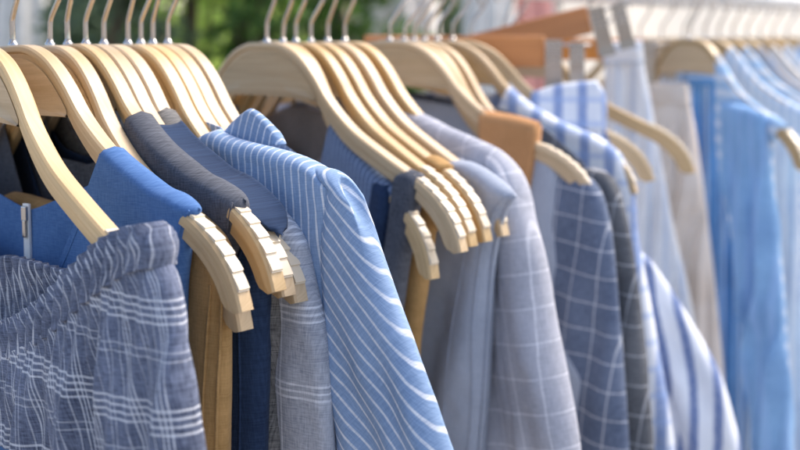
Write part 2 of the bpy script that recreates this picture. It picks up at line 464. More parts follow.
# ---------------------------------------------------------------- setting
def ground():
    m, nt, b = newmat('paving', .85)
    tc = N(nt, 'ShaderNodeTexCoord').outputs['Object']
    br = N(nt, 'ShaderNodeTexBrick'); nt.links.new(tc, br.inputs['Vector']); br.inputs['Scale'].default_value = 2.5
    br.inputs['Color1'].default_value = (.30, .28, .25, 1); br.inputs['Color2'].default_value = (.36, .33, .30, 1); br.inputs['Mortar'].default_value = (.16, .15, .14, 1)
    br.inputs['Mortar Size'].default_value = .012
    n = noise(nt, tc, 3, 6); nt.links.new(mixc(nt, maprange(nt, n, .3, .7, 0, .5), br.outputs[0], (.22, .20, .18)), b.inputs['Base Color'])
    bm = bmesh.new(); bmesh.ops.create_grid(bm, x_segments=2, y_segments=2, size=150)
    return tag(link('ground', bm_mesh(bm, 'ground'), m), None, None, None, 'structure')
ground()

def leaf_mat(name, a, b_):
    m, nt, b = newmat(name, .5)
    g = N(nt, 'ShaderNodeNewGeometry').outputs['Random Per Island']
    nt.links.new(mixc(nt, g, a, b_), b.inputs['Base Color'])
    tr = N(nt, 'ShaderNodeBsdfTranslucent'); tr.inputs[0].default_value = (*[min(1, c*1.6) for c in b_], 1)
    mx = N(nt, 'ShaderNodeMixShader'); mx.inputs[0].default_value = .5
    nt.links.new(b.outputs[0], mx.inputs[1]); nt.links.new(tr.outputs[0], mx.inputs[2]); nt.links.new(mx.outputs[0], nt.nodes['Material Output'].inputs[0])
    return m
M['leafA'] = leaf_mat('dark_leaf', (.03, .07, .02), (.10, .19, .04)); M['leafB'] = leaf_mat('bright_leaf', (.14, .26, .05), (.38, .50, .13))
M['leafC'] = leaf_mat('grey_green_leaf', (.06, .10, .06), (.16, .22, .13))
M['bark'] = plain('bark', (.12, .09, .06), .9, 0, .3)
def bx(px, d): return (px-400)/F*d
def tree(name, px, d, z0, z1, rad, n, mat, label, cat, leaf=.06):
    e = empty(name, (bx(px, d), d, 0)); tag(e, label, cat, 'trees and shrubs behind the rack')
    bm = bmesh.new(); tube(bm, [(0, 0, 0), (.03, .02, z0*.6), (-.02, 0, z0+(z1-z0)*.5), (.02, .02, z1*.92)], [.05, .04, .03, .012], 8)
    rs = np.random.RandomState(int(px)+int(d*10))
    cl = [(rs.uniform(-.7, .7)*rad, rs.uniform(-.7, .7)*rad, z0+(z1-z0)*rs.uniform(.08, .92)) for _ in range(26)]
    for c in cl[:9]: tube(bm, [(0, 0, z0*.5+.3*c[2]), (c[0]*.5, c[1]*.5, c[2]*.75), c], [.018, .012, .005], 5)
    link('trunk', bm_mesh(bm, 'trunk'), M['bark'], e)
    V = []; Fc = []
    for k in range(n):
        c = cl[rs.randint(len(cl))]; v = rs.normal(size=3); v /= np.linalg.norm(v); r = rad*.42*rs.rand()**.4
        p = np.array(c)+v*r*[1, 1, .8]
        a = rs.normal(size=3); a /= np.linalg.norm(a); b = np.cross(a, rs.normal(size=3)); b /= np.linalg.norm(b)
        L = leaf*rs.uniform(.6, 1.3); i = len(V)
        V += [p-a*L*.5, p+b*L*.22+a*.05*L, p+a*L*.5, p-b*L*.22+a*.05*L]; Fc.append((i, i+1, i+2, i+3))
    me = bpy.data.meshes.new('crown'); me.from_pydata([tuple(v) for v in V], [], Fc)
    link('crown', me, mat, e, smooth=False)
    return e
tree('shrub', 118, 3.6, .5, 2.1, .30, 3600, M['leafC'], 'grey green shrub behind the second cluster of hangers', 'shrub')
tree('shrub', 195, 4.0, .5, 2.3, .34, 4200, M['leafB'], 'bright green shrub right of the grey green shrub', 'shrub')
tree('shrub', 262, 3.4, .4, 2.2, .36, 4600, M['leafA'], 'dark green shrub in the middle of the greenery', 'shrub')
tree('shrub', 338, 3.8, .5, 2.2, .34, 4200, M['leafA'], 'dark shrub at the right end of the greenery', 'shrub')
tree('leafy_tree', 232, 7.0, 1.0, 3.4, 1.0, 6000, M['leafB'], 'taller pale green tree behind the row of shrubs', 'tree', .10)
tree('leafy_tree', 60, 8.0, 1.0, 3.6, .7, 4000, M['leafC'], 'distant grey green tree beside the pale house', 'tree', .10)
tree('leafy_tree', 420, 8.5, 1.0, 3.2, .6, 3500, M['leafC'], 'distant tree behind the white folded parasols', 'tree', .10)

M['plaster'] = plain('cream_plaster', (.80, .73, .61), .85, 0, .08, 3)
M['tile'] = plain('roof_tile', (.36, .17, .10), .8, 0, .2, 8)
M['glass'] = plain('window_glass', (.05, .07, .08), .08)
M['canvas'] = plain('white_canvas', (.85, .82, .77), .8, 0, .03, 6)
def translucent(m, col, f):
    nt = m.node_tree; tr = N(nt, 'ShaderNodeBsdfTranslucent'); tr.inputs[0].default_value = (*col, 1)
    mx = N(nt, 'ShaderNodeMixShader'); mx.inputs[0].default_value = f
    nt.links.new(nt.nodes['Principled BSDF'].outputs[0], mx.inputs[1]); nt.links.new(tr.outputs[0], mx.inputs[2]); nt.links.new(mx.outputs[0], nt.nodes['Material Output'].inputs[0])
translucent(M['canvas'], (.93, .91, .87), .7)
M['pole'] = plain('grey_pole_paint', (.45, .45, .44), .4)
M['teal'] = plain('teal_paint', (.10, .22, .24), .5)
def house():
    e = empty('house', (bx(40, 12), 12.5, 0)); tag(e, 'pale cream house far behind the left end of the rack', 'house')
    bm = bmesh.new(); add_box(bm, (-1.2, 1.5, 1.6), (4.4, 3, 3.2)); link('wall', bm_mesh(bm, 'wall'), M['plaster'], e, False)
    bm = bmesh.new()
    v = [bm.verts.new(p) for p in ((-3.7, -.3, 3.2), (1.3, -.3, 3.2), (1.3, 3.3, 3.2), (-3.7, 3.3, 3.2), (-3.4, 1.5, 4.3), (1.0, 1.5, 4.3))]
    for f in ((0, 1, 5, 4), (2, 3, 4, 5), (1, 2, 5), (3, 0, 4), (3, 2, 1, 0)): bm.faces.new([v[i] for i in f])
    link('roof', bm_mesh(bm, 'roof'), M['tile'], e, False)
    for x in (-2.3, -.45):
        bm = bmesh.new(); add_box(bm, (x, -.02, 1.65), (.9, .10, 1.2)); wn = link('window', bm_mesh(bm, 'window'), M['teal'], e, False)
        bm = bmesh.new(); add_box(bm, (x, -.045, 1.65), (.76, .08, 1.06)); link('pane', bm_mesh(bm, 'pane'), M['glass'], wn, False)
    bm = bmesh.new(); add_box(bm, (.5, -.02, 1.0), (.85, .08, 2.0)); link('door', bm_mesh(bm, 'door'), M['teal'], e, False)
house()

def folds_sheet(name, mat, p0, p1, z0, z1, amp, lam, parent=None, n=160):
    """a hanging canvas wall between two ground points, pleated"""
    a = Vector((*p0, 0)); b = Vector((*p1, 0)); t = (b-a).normalized(); nrm = Vector((-t.y, t.x, 0)); L = (b-a).length
    V = []; Fc = []; rows = 12
    for j in range(rows+1):
        z = z0+(z1-z0)*j/rows
        for i in range(n+1):
            s_ = L*i/n; k = amp*(1-.5*j/rows)*(math.sin(s_/lam*6.283)+.5*math.sin(s_/lam*3.1+1.7+.3*j/rows))
            V.append(tuple(a+t*s_+nrm*k+Vector((0, 0, z))))
    for j in range(rows):
        for i in range(n): q = j*(n+1)+i; Fc.append((q, q+1, q+n+2, q+n+1))
    me = bpy.data.meshes.new(name); me.from_pydata(V, [], Fc); o = link(name, me, mat, parent)
    sm = o.modifiers.new('s', 'SOLIDIFY'); sm.thickness = .003; return o
def screen():
    d = 4.2; x0, x1 = bx(560, d), bx(1010, d)
    e = empty('canvas_screen', (0, 0, 0)); tag(e, 'white pleated canvas screen behind the right half of the rack', 'screen')
    folds_sheet('canvas', M['canvas'], (x0, d), (x1, d-.5), .1, 2.35, .03, .5, e)
    bm = bmesh.new(); tube(bm, [(x0, d, 2.37), (x1, d-.5, 2.37)], .02, 10); link('top_bar', bm_mesh(bm, 'top_bar'), M['pole'], e)
    for (x, y) in ((x0-.03, d), (x1+.03, d-.5)):
        bm = bmesh.new(); tube(bm, [(x, y, 0), (x, y, 2.42)], .025, 10); link('post', bm_mesh(bm, 'post'), M['pole'], e)
screen()
M['red'] = plain('faded_red_canvas', (.66, .32, .28), .8)
M['cream'] = plain('cream_canvas', (.78, .74, .68), .8)
def parasol(px, d, mat, label, h=2.2, r=.12):
    e = empty('folded_parasol', (bx(px, d), d, 0)); tag(e, label, 'parasol', 'folded parasols behind the rack')
    bm = bmesh.new(); tube(bm, [(0, 0, .06), (0, 0, h+.25)], .022, 10); link('pole', bm_mesh(bm, 'pole'), M['pole'], e)
    bm = bmesh.new(); n = 40; prof = [(.75, .55), (.85, 1.0), (1.0, .95), (1.5, .9), (h-.25, .45), (h+.1, .15)]; rings = []
    for z, k in prof: rings.append([bm.verts.new((r*k*(1+.22*math.sin(8*2*math.pi*i/n))*math.cos(2*math.pi*i/n), r*k*(1+.22*math.sin(8*2*math.pi*i/n))*math.sin(2*math.pi*i/n), z)) for i in range(n)])
    for A, B in zip(rings, rings[1:]):
        for i in range(n): bm.faces.new((A[i], A[(i+1) % n], B[(i+1) % n], B[i]))
    bm.faces.new(rings[-1]); link('canopy', bm_mesh(bm, 'canopy'), mat, e)
    bm = bmesh.new(); tube(bm, [(0, 0, 0), (0, 0, .03), (0, 0, .07)], [.24, .24, .05], 20); link('base', bm_mesh(bm, 'base'), M['pole'], e)
parasol(515, 3.6, M['red'], 'folded faded red parasol behind the brown clip hangers')
parasol(489, 3.3, M['cream'], 'folded white parasol left of the red one', r=.075)
parasol(398, 4.6, M['cream'], 'folded white parasol right of the dark shrubs', r=.16)
parasol(84, 4.8, M['teal'], 'folded teal parasol behind the left cluster of hooks', r=.14)
parasol(26, 5.2, M['cream'], 'folded white parasol behind the leftmost hooks', r=.13)

# ---------------------------------------------------------------- the rack
TH = math.atan2(700, F); RZ = CAMZ-.009+.056+.021-.0015-.0125
def railp(t, off=0):                            # t = depth along the first rail
    return (-.2542+.0+.0+(700/F)*t-0.0+off, t)
X0 = neck(400)[0]-(700/F)*neck(400)[1]
def railxy(d, off=0): return (X0+(700/F)*d+off, d)
def rack(off, d0, d1, label):
    e = empty('clothes_rail', (*railxy(d0, off), 0)); tag(e, label, 'clothes rail', 'white clothes rails')
    b0 = Vector(railxy(d0, off)); D = Vector(railxy(d1, off))-b0
    bm = bmesh.new(); tube(bm, [(0, 0, RZ), (D.x, D.y, RZ)], .0125, 20); link('bar', bm_mesh(bm, 'bar'), M['rail'], e)
    a = Vector(railxy(1.3, .165))-b0; c = Vector(railxy(3.3, .165))-b0      # shorter second bar, carried by two cross arms
    bm = bmesh.new(); tube(bm, [(a.x, a.y, RZ), (c.x, c.y, RZ)], .0125, 20); link('bar', bm_mesh(bm, 'bar'), M['rail'], e)
    for d_ in (1.3, 3.3):
        p, q = Vector(railxy(d_))-b0, Vector(railxy(d_, .165))-b0
        bm = bmesh.new(); tube(bm, [(p.x, p.y, RZ), (q.x, q.y, RZ)], .010, 14); link('cross_arm', bm_mesh(bm, 'cross_arm'), M['rail'], e)
    for q in (Vector((0, 0)), D):
        bm = bmesh.new(); tube(bm, [(q.x, q.y, .05), (q.x, q.y, RZ+.03)], .0135, 16); link('post', bm_mesh(bm, 'post'), M['rail'], e)
        pn = Vector((D.y, -D.x)).normalized()*.25
        bm = bmesh.new(); tube(bm, [(q.x-pn.x, q.y-pn.y, .03), (q.x+pn.x, q.y+pn.y, .03)], .014, 12); link('foot', bm_mesh(bm, 'foot'), M['rail'], e)
rack(0, .60, 3.4, 'white clothes rail with two parallel bars the blue clothes hang on')
# ---------------------------------------------------------------- cloths
W_ = (.80, .82, .87)
C = {}
C['plaid'] = cloth('navy_plaid', (.032, .042, .082), [(0, .044, 0, .0009, W_, .6), (0, .044, .003, .0009, W_, .6), (0, .044, .006, .0009, W_, .6), (0, .044, .012, .0007, W_, .45), (0, .044, .022, .0007, W_, .4), (0, .044, .026, .0007, W_, .4), (0, .044, .034, .0006, W_, .3),
    (1, .050, .0, .0010, W_, .62), (1, .050, .0036, .0010, W_, .62), (1, .050, .0072, .0010, W_, .62), (1, .050, .0108, .0010, W_, .62), (1, .050, .024, .0007, W_, .35), (1, .050, .028, .0007, W_, .35)], heather=.75, light=(.27, .31, .43), slub=.4)
C['plaid_band'] = cloth('navy_plaid_band', (.034, .044, .082), [(0, .021, 0, .0009, W_, .65), (0, .021, .0035, .0009, W_, .6), (0, .021, .009, .0007, W_, .45)], heather=.75, light=(.26, .30, .42), slub=.35)
C['blue'] = cloth('royal_blue_linen', (.044, .125, .34), heather=.5, light=(.13, .25, .48), slub=.25)
C['ochre'] = cloth('ochre_cotton', (.33, .19, .065), heather=.35)
C['tan'] = cloth('tan_suede', (.42, .21, .085), heather=.2)
C['charcoal'] = cloth('charcoal_linen', (.040, .045, .060), heather=.7, light=(.15, .16, .19), slub=.4)
C['navy'] = cloth('navy_denim', (.009, .022, .060), heather=.5, light=(.045, .08, .16), slub=.3)
C['darknavy'] = cloth('dark_navy_twill', (.012, .020, .045), heather=.4)
C['tweed'] = cloth('dark_tweed', (.035, .037, .040), heather=1, light=(.26, .25, .24), slub=.6)
C['grey'] = cloth('light_grey_check', (.29, .32, .39), [(0, .045, 0, .0012, W_, .7), (0, .045, .004, .0012, W_, .7), (0, .045, .008, .0012, W_, .7), (1, .045, 0, .0012, W_, .7), (1, .045, .004, .0012, W_, .7), (1, .045, .008, .0012, W_, .7)], heather=.7, light=(.6, .62, .68), slub=.4)
C['stripe'] = cloth('blue_white_pinstripe', (.23, .36, .59), [(0, .0066, 0, .00115, (.86, .88, .92), .85)], heather=.5, light=(.40, .52, .72), slub=.3, transl=.08)
C['pin'] = cloth('dark_blue_pinstripe', (.10, .14, .225), [(0, .005, 0, .0009, (.36, .44, .6), .7)], heather=.5)
C['greyblue'] = cloth('grey_blue_linen', (.34, .385, .48), heather=.35, light=(.50, .54, .62), slub=.15)
C['lilac'] = cloth('lilac_windowpane', (.42, .435, .51), [(0, .027, .008, .0010, (.85, .85, .9), .6), (1, .027, .0, .0010, (.85, .85, .9), .6)], heather=.5, light=(.62, .63, .70), slub=.3, transl=.08)
C['window'] = cloth('navy_windowpane', (.075, .105, .185), [(0, .025, .01, .0011, W_, .5), (1, .025, 0, .0011, W_, .5)], heather=.6, light=(.24, .29, .40))
C['window2'] = cloth('charcoal_windowpane', (.075, .08, .095), [(0, .027, .01, .0011, W_, .4), (1, .027, 0, .0011, W_, .45)], heather=.6, light=(.24, .25, .27))
C['bold'] = cloth('white_with_blue_stripes', (.76, .80, .88), [(0, .025, .006, .0088, (.065, .13, .34), 1)], heather=.15)
C['bold2'] = cloth('white_with_blue_bands', (.76, .80, .88), [(0, .026, .0, .010, (.12, .22, .50), .9), (1, .026, .0, .006, (.3, .42, .7), .55)], heather=.15)
C['paleblue'] = cloth('pale_blue_stripe', (.80, .81, .83), [(0, .020, 0, .005, (.45, .55, .72), .6)], heather=.15)
C['beige'] = cloth('greige_cotton', (.74, .61, .50), heather=.2)
C['ivory'] = cloth('ivory_cotton', (.66, .64, .61), heather=.15)
C['bluestripe'] = cloth('mid_blue_stripe', (.10, .26, .56), [(0, .022, 0, .0035, (.62, .72, .86), .85), (0, .022, .007, .002, (.5, .62, .8), .6)], heather=.3)
C['azure'] = cloth('azure_cotton', (.20, .36, .64), [(0, .020, 0, .006, (.33, .50, .78), .6)], heather=.25)
C['sky'] = cloth('sky_stripe', (.33, .48, .76), [(1, .020, 0, .007, (.8, .84, .9), .9)], heather=.2)
C['skyv'] = cloth('pale_sky_stripe', (.40, .52, .74), [(0, .014, 0, .005, (.8, .84, .9), .8)], heather=.2)

def arm(u0, u1, lift=.0022, n=9):
    P = arm_curve(200); t = np.gradient(P, axis=0); t /= np.linalg.norm(t, axis=1)[:, None]; P = P-np.stack([-t[:, 1], t[:, 0]], 1)*(lift+.0030*sstep(.150, .168, P[:, 0]))[:, None]
    i0, i1 = np.searchsorted(P[:, 0], u0), np.searchsorted(P[:, 0], u1)
    return [tuple(P[int(i)]) for i in np.linspace(i0, min(i1, 199), n)]
def st(lst): return [tuple(p) for p in lst]

# ---------------------------------------------------------------- garments, left (near) to right (far)
hA = Hang(-22, tip=165); hB = Hang(13, tip=236, tilt=-3.2); hC = Hang(50, tip=248, tilt=.8); hD = Hang(68, tip=266, tilt=-4.5); hE = Hang(86, tip=280, tilt=-3); hF = Hang(104, tip=299, tilt=-1); hH = Hang(128, tip=326)
hang_wood(hA, 'pale wooden hanger carrying the gathered plaid skirt')
hang_wood(hB, 'pale wooden hanger carrying the royal blue sleeveless dress')
hang_wood(hC, 'pale wooden hanger carrying the ochre trousers')
hang_wood(hD, 'pale wooden hanger carrying the charcoal vest')
hang_wood(hE, 'pale wooden hanger carrying the navy denim dress')
hang_wood(hF, 'pale wooden hanger shared by the dark tweed vest and grey check jacket')
hang_wood(hH, 'pale wooden hanger carrying the blue and white pinstriped shirt')

# A  gathered plaid skirt
e = garment('skirt', hA, 'navy and white plaid skirt with gathered elastic waist, nearest at left', 'skirt')
P = lambda L: hA.pts(L)
topF = [(0, P([(-22, 322)])[0][1])]+P([(5, 321), (38, 311), (70, 289), (95, 263), (122, 238), (148, 224), (166, 222)])
topB = [(0, P([(-22, 255)])[0][1])]+P([(5, 256), (38, 264), (62, 270), (85, 262), (108, 244), (140, 227), (166, 222)])
botF = [(0, P([(-22, 362)])[0][1])]+P([(5, 361), (40, 352), (75, 333), (105, 307), (135, 283), (160, 268), (175, 264)])
botB = [(0, P([(-22, 300)])[0][1])]+P([(5, 301), (40, 300), (75, 296), (105, 285), (135, 276), (160, 268), (175, 264)])
wr = P([(166, 222), (172, 232), (176, 246), (175, 264)])
shell('waistband', C['plaid_band'], topF, wr, topB=topB, hem=[(-u, z) for u, z in botF[::-1]]+botF[1:], mirror=True, open_top=True, T=(.0088, .0115), nu=260, nv=30, R1=.012,
      folds=[(.0018, .0105, 0, .1, -.01, .003), (.0009, .0062, 1, -.2, -.01, .003)], wr=.0009, parent=e, thick=.003, seed=1, uvmode=.85, byu=True)
pr = P([(175, 261), (184, 285), (192, 320), (200, 370), (207, 420), (212, 460), (220, 540)])
topF2 = [(u, z-.004) for u, z in botF]; topB2 = [(u, z-.004) for u, z in botB]
topF2[-1] = topB2[-1] = pr[0]
shell('panel', C['plaid'], topF2, pr, topB=topB2, mirror=True, open_top=True, T=(.012, .017), nu=260, nv=130, R1=.030,
      folds=[(.0009, .0115, .4, .05, -.02, -.001), (.0058, .050, 1.3, -.12, .0, .06), (.0022, .027, 2.2, .10, .0, .05)], wr=.0010, parent=e, seed=2, uvmode=.85, byu=True)

# B  royal blue dress with zip
e = garment('dress', hB, 'royal blue linen sleeveless dress with a white zip at the back neck', 'dress')
us = hB.uz(200, 212)[0]; uc = hB.uz(114, 165)[0]
sh = arm(uc, us)
nb = hB.pts([(40, 206), (85, 186), (100, 177)]); nf = hB.pts([(60, 300), (82, 252), (100, 207)])
topF = [(0, hB.uz(13, 325)[1])]+nf+sh; topB = [(0, hB.uz(13, 211)[1])]+nb+sh
rt = [sh[-1]]+hB.pts([(201, 222), (197, 245), (192, 290), (192, 350), (195, 450), (197, 560)])
bd = shell('body', C['blue'], topF, rt, topB=topB, mirror=True, T=(.0086, .011), nu=160, nv=110, R2=.0045, folds=[(.0022, .05, 0, .1, .05, .15)], parent=e, seed=3)
seam_on(bd, [(u-.0035, z) for u, z in rt], .0007); seam_on(bd, [(u+.004, z+.002) for u, z in nf[::-1]], .0007)
z0 = hB.uz(13, 208)[1]
bm = bmesh.new(); add_box(bm, (0, .0064, -(z0+.04)), (.007, .0016, .085)); zp = link('zipper', bm_mesh(bm, 'zipper'), plain('zip_white', (.75, .76, .78), .5), e, False)
bm = bmesh.new(); add_box(bm, (0, .0050, -(z0+.004)), (.006, .003, .010)); add_box(bm, (0, .0042, -(z0+.014)), (.004, .0015, .012)); bevel(link('zip_pull', bm_mesh(bm, 'zip_pull'), M['steel'], zp, False), .0008)

# C  ochre trousers folded on the hanger
e = garment('trousers', hC, 'ochre brown cotton trousers hanging behind the royal blue dress', 'trousers')
sh = arm(.135, .196)
rt = [sh[-1]]+hC.pts([(238, 262), (236, 300), (236, 380), (234, 450), (232, 560)])
bd = shell('body', C['ochre'], [(0, .108), (.05, .108), (.085, .118)]+sh, rt, mirror=True, T=(.0082, .009), nu=120, nv=90, folds=[(.003, .035, 0, .05, .05, .15)], parent=e, seed=4)
for dx in (0, -9): seam_on(bd, hC.pts([(219+dx, 285), (217+dx, 340), (215+dx, 400), (214+dx, 470), (213+dx, 550)], -.008), .0009)
# D  charcoal vest
e = garment('vest', hD, 'charcoal grey slubby linen vest between blue dress and navy denim', 'vest')
uc, us = hD.uz(140, 150)[0], hD.uz(244, 223)[0]; sh = arm(uc, us)
rt = [sh[-1]]+hD.pts([(246, 236), (238, 262), (232, 300), (228, 370), (226, 450), (224, 560)])
bd = shell('body', C['charcoal'], [(0, .20), (.04, .14)]+sh, rt, topB=[(0, .085), (.06, .075)]+sh, mirror=True, T=(.0098, .0095), wo=.0015, R2=.006, nu=140, nv=90, folds=[(.001, .03, 0, .2, .02, .1)], wr=.0007, parent=e, seed=5)

seam_on(bd, [(u-.004, z) for u, z in rt], .0007)
# E  navy denim dress
e = garment('dress', hE, 'navy denim sleeveless dress behind the charcoal vest', 'dress')
uc, us = hE.uz(163, 148)[0], hE.uz(276, 215)[0]; sh = arm(uc, us)
rt = [sh[-1]]+hE.pts([(279, 226), (271, 246), (266, 270), (266, 330), (266, 390), (265, 450), (264, 560)])
bd = shell('body', C['navy'], [(0, .2), (.05, .13)]+sh, rt, topB=[(0, .09), (.07, .08)]+sh, mirror=True, T=(.0130, .011), wo=.0048, bk=.9, R2=.007, nu=140, nv=100, folds=[(.0015, .035, .5, .05, .03, .12)], wr=.0007, parent=e, seed=6)
seam_on(bd, [(u-.010, z) for u, z in rt[1:]], .0009)
# F  dark tweed vest,  G grey check jacket on the same hanger
e = garment('vest', hF, 'dark tweed vest, a narrow strip right of the navy denim', 'vest')
sh = arm(.08, .185); rt = [sh[-1]]+hF.pts([(284, 240), (286, 280), (290, 330), (284, 385), (290, 450), (292, 560)])
shell('body', C['tweed'], [(0, .18), (.04, .12)]+sh, rt, topB=[(0, .09), (.05, .075)]+sh, mirror=True, T=(.0085, .009), nu=100, nv=90, folds=[(.002, .03, 1, .1, .03, .1)], parent=e, seed=7)
e = garment('jacket', hF, 'light grey glen check jacket left of the pinstriped shirt', 'jacket')
sh = arm(.135, .214); rt = [sh[-1]]+hF.pts([(311, 262), (320, 300), (328, 345), (333, 400), (337, 460), (341, 560)], .012)
shell('body', C['grey'], [(0, .16), (.09, .13)]+sh, rt, topB=[(0, .10), (.09, .10)]+sh, mirror=True, T=(.0095, .009), wo=.0085, nu=120, nv=100, R2=.012, folds=[(.002, .04, 1, .1, .03, .1)], wr=.0014, parent=e, seed=8)

# H  blue and white pinstriped shirt
e = garment('shirt', hH, 'light blue shirt with white pinstripes and a wide sleeve, left of centre', 'shirt')
uc, us = hH.uz(222, 132)[0], hH.uz(324, 165)[0]
sh = [(u, z) for u, z in hH.pts([(224, 130), (240, 137), (262, 143), (290, 150), (310, 157), (326, 166)])]
seam = [sh[-1]]+hH.pts([(328, 190), (324, 225), (322, 265), (325, 310), (332, 380), (338, 450), (346, 560)], -.008)
KW = dict(T=(.0095, .0125), R1=.020, R2=.013, folds=[(.0022, .07, 1, .1, .06, .2), (.0016, .034, .3, -.45, .06, .14)], wr=.0011, seed=9, groove=.16, nv=140)
shell('body', C['stripe'], [(0, .175), (.04, .125), (.07, .085)]+sh, seam, topB=[(0, .06), (.05, .05)]+sh, mirror=True, nu=170, parent=e, uvrot=-7, opens='lr', **KW)
for sg in (1, -1):
    outer = hH.pts([(350, 184), (362, 204), (382, 240), (409, 310), (440, 390), (463, 455), (500, 560)], .008)
    top = [sh[-1]]+hH.pts([(335, 170), (343, 176)], .002)+[outer[0]]
    fx = lambda L: [(sg*u, z) for u, z in L]
    a, b_ = (fx(outer), fx(seam)) if sg > 0 else (fx(seam), fx(outer))
    shell('sleeve', C['stripe'], fx(top) if sg > 0 else fx(top)[::-1], a, left=b_, nu=90, parent=e, uvrot=-51 if sg > 0 else 51, opens='l' if sg > 0 else 'r', wrap='r' if sg > 0 else 'l', **KW)
ct = hH.pts([(219, 134), (226, 124), (243, 110), (256, 118), (271, 134)]); 
shell('collar', C['stripe'], ct, hH.pts([(271, 134), (274, 139), (277, 145)]), left=hH.pts([(219, 134), (216, 143), (214, 152)]), T=(.003, .004), wo=.012, nu=40, nv=20, R1=.004, R2=.003, parent=e, seed=11, uvrot=20)

# hangers behind the striped shirt
hI1 = Hang(141, tip=338); hI2 = Hang(153, tip=350); hI3 = Hang(168, tip=362)
hang_wood(hI1, 'pale wooden hanger directly behind the pinstriped shirt\'s hanger, with a royal blue blouse')
hang_wood(hI2, 'empty pale wooden hanger, third hook from the left in the pinstriped shirt\'s cluster')
hang_wood(hI3, 'pale wooden hanger with a dark blue pinstriped top, rightmost hook of its cluster')
e = garment('blouse', hI1, 'royal blue blouse mostly hidden behind the pinstriped shirt', 'blouse')
sh = arm(.115, .20); rt = [sh[-1]]+hI1.pts([(322, 240), (316, 330), (316, 450), (316, 560)])
shell('body', C['blue'], [(0, .15), (.05, .125)]+sh, rt, topB=[(0, .10), (.06, .095)]+sh, mirror=True, T=(.0088, .009), nu=90, nv=60, parent=e, seed=12)
e = garment('top', hI3, 'dark blue top with fine pinstripes glimpsed right of the pinstriped shirt', 'top')
sh = arm(.10, .216); rt = [sh[-1]]+hI3.pts([(372, 230), (384, 300), (396, 360), (404, 450), (408, 560)])
shell('body', C['pin'], [(0, .13), (.05, .10)]+sh, rt, topB=[(0, .06), (.05, .06)]+sh, mirror=True, T=(.0088, .010), nu=90, nv=60, folds=[(.002, .03, 0, 0, .03, .1)], parent=e, seed=13)

# middle cluster
hJ = Hang(267, tip=463); hK = Hang(283, tip=450, tilt=6); hK2 = Hang(296, tip=473); hK3 = Hang(311, tip=488); hL = Hang(328, tip=505); hM = Hang(345, tip=524)
hang_wood(hJ, 'pale wooden hanger with full collar plate showing, at the front of the middle cluster')
hang_wood(hK, 'pale wooden hanger with drooping arm carrying the dark pinstriped top in the middle cluster')
hang_wood(hK2, 'pale wooden hanger carrying the ochre top in the middle cluster')
hang_wood(hK3, 'pale wooden hanger with a tan ribbon loop, just left of the grey blue vest')
hang_wood(hL, 'pale wooden hanger carrying the grey blue linen vest')
hang_wood(hM, 'pale wooden hanger carrying the lilac windowpane jacket')
e = garment('top', hK, 'dark blue pinstriped top under the lowest arm of the middle cluster', 'top')
sh = arm(.09, .176); rt = [sh[-1]]+hK.pts([(398, 215), (394, 260), (398, 330), (402, 450), (404, 560)])
shell('body', C['pin'], [(0, .22), (.05, .19)]+sh, rt, topB=[(0, .20), (.05, .17)]+sh, mirror=True, T=(.0088, .010), nu=110, nv=80, folds=[(.0025, .03, 0, 0, .03, .1)], parent=e, seed=14)
e = garment('dress', hJ, 'charcoal felt strap dress looped over the arm tips of the middle cluster', 'dress')
for sg in (1, -1):
    fx = lambda L: [(sg*u, z) for u, z in L]
    t = fx(hJ.pts([(404, 176), (411, 170), (420, 170), (427, 177)])); o = fx(hJ.pts([(427, 177), (423, 200), (416, 235), (409, 280), (404, 330), (402, 420)])); i_ = fx(hJ.pts([(404, 176), (401, 200), (396, 235), (390, 280), (384, 330), (376, 420)]))
    shell('strap', C['charcoal'], t if sg > 0 else t[::-1], o if sg > 0 else i_, left=i_ if sg > 0 else o, T=(.0100, .008), R1=.007, R2=.007, nu=30, nv=70, parent=e, seed=15)
o = hJ.pts([(402, 330), (404, 400), (406, 560)])
shell('body', C['charcoal'], [(0, .26), (.08, .25)]+[o[0]], o, mirror=True, T=(.008, .009), nu=80, nv=40, parent=e, seed=16)
e = garment('dress', hK, 'navy strap dress left of the charcoal felt strap', 'dress')
for sg in (1, -1):
    fx = lambda L: [(sg*u, z) for u, z in L]
    t = fx(hK.pts([(388, 175), (396, 180), (402, 185)])); o = fx(hK.pts([(402, 185), (400, 215), (393, 250), (388, 300), (384, 360), (380, 560)])); i_ = fx(hK.pts([(388, 175), (383, 205), (376, 240), (368, 290), (360, 360), (352, 560)]))
    shell('strap', C['navy'], t if sg > 0 else t[::-1], o if sg > 0 else i_, left=i_ if sg > 0 else o, T=(.012, .012), R1=.006, R2=.007, nu=30, nv=60, parent=e, seed=17)
e = garment('top', hK2, 'ochre top hanging low behind the charcoal felt strap', 'top')
sh = arm(.10, .20, -.018); rt = [sh[-1]]+hK2.pts([(440, 230), (432, 290), (424, 350), (420, 420), (420, 560)])
shell('body', C['ochre'], [(0, .24), (.06, .2)]+sh, rt, topB=[(0, .22), (.06, .18)]+sh, mirror=True, T=(.0086, .009), nu=80, nv=60, parent=e, seed=18)
C['taupe'] = cloth('taupe_linen', (.22, .18, .155), heather=.3)
e = garment('blouse', hK3, 'taupe linen blouse glimpsed below the full collar plate in the middle cluster', 'blouse')
sh = arm(.085, .150, -.018); rt = [sh[-1]]+hK3.pts([(404, 240), (404, 330), (402, 450), (402, 560)])
shell('body', C['taupe'], [(0, .12), (.04, .095)]+sh, rt, topB=[(0, .065), (.04, .062)]+sh, mirror=True, T=(.0086, .009), nu=90, nv=60, folds=[(.003, .04, 0, 0, .03, .1)], parent=e, seed=50)
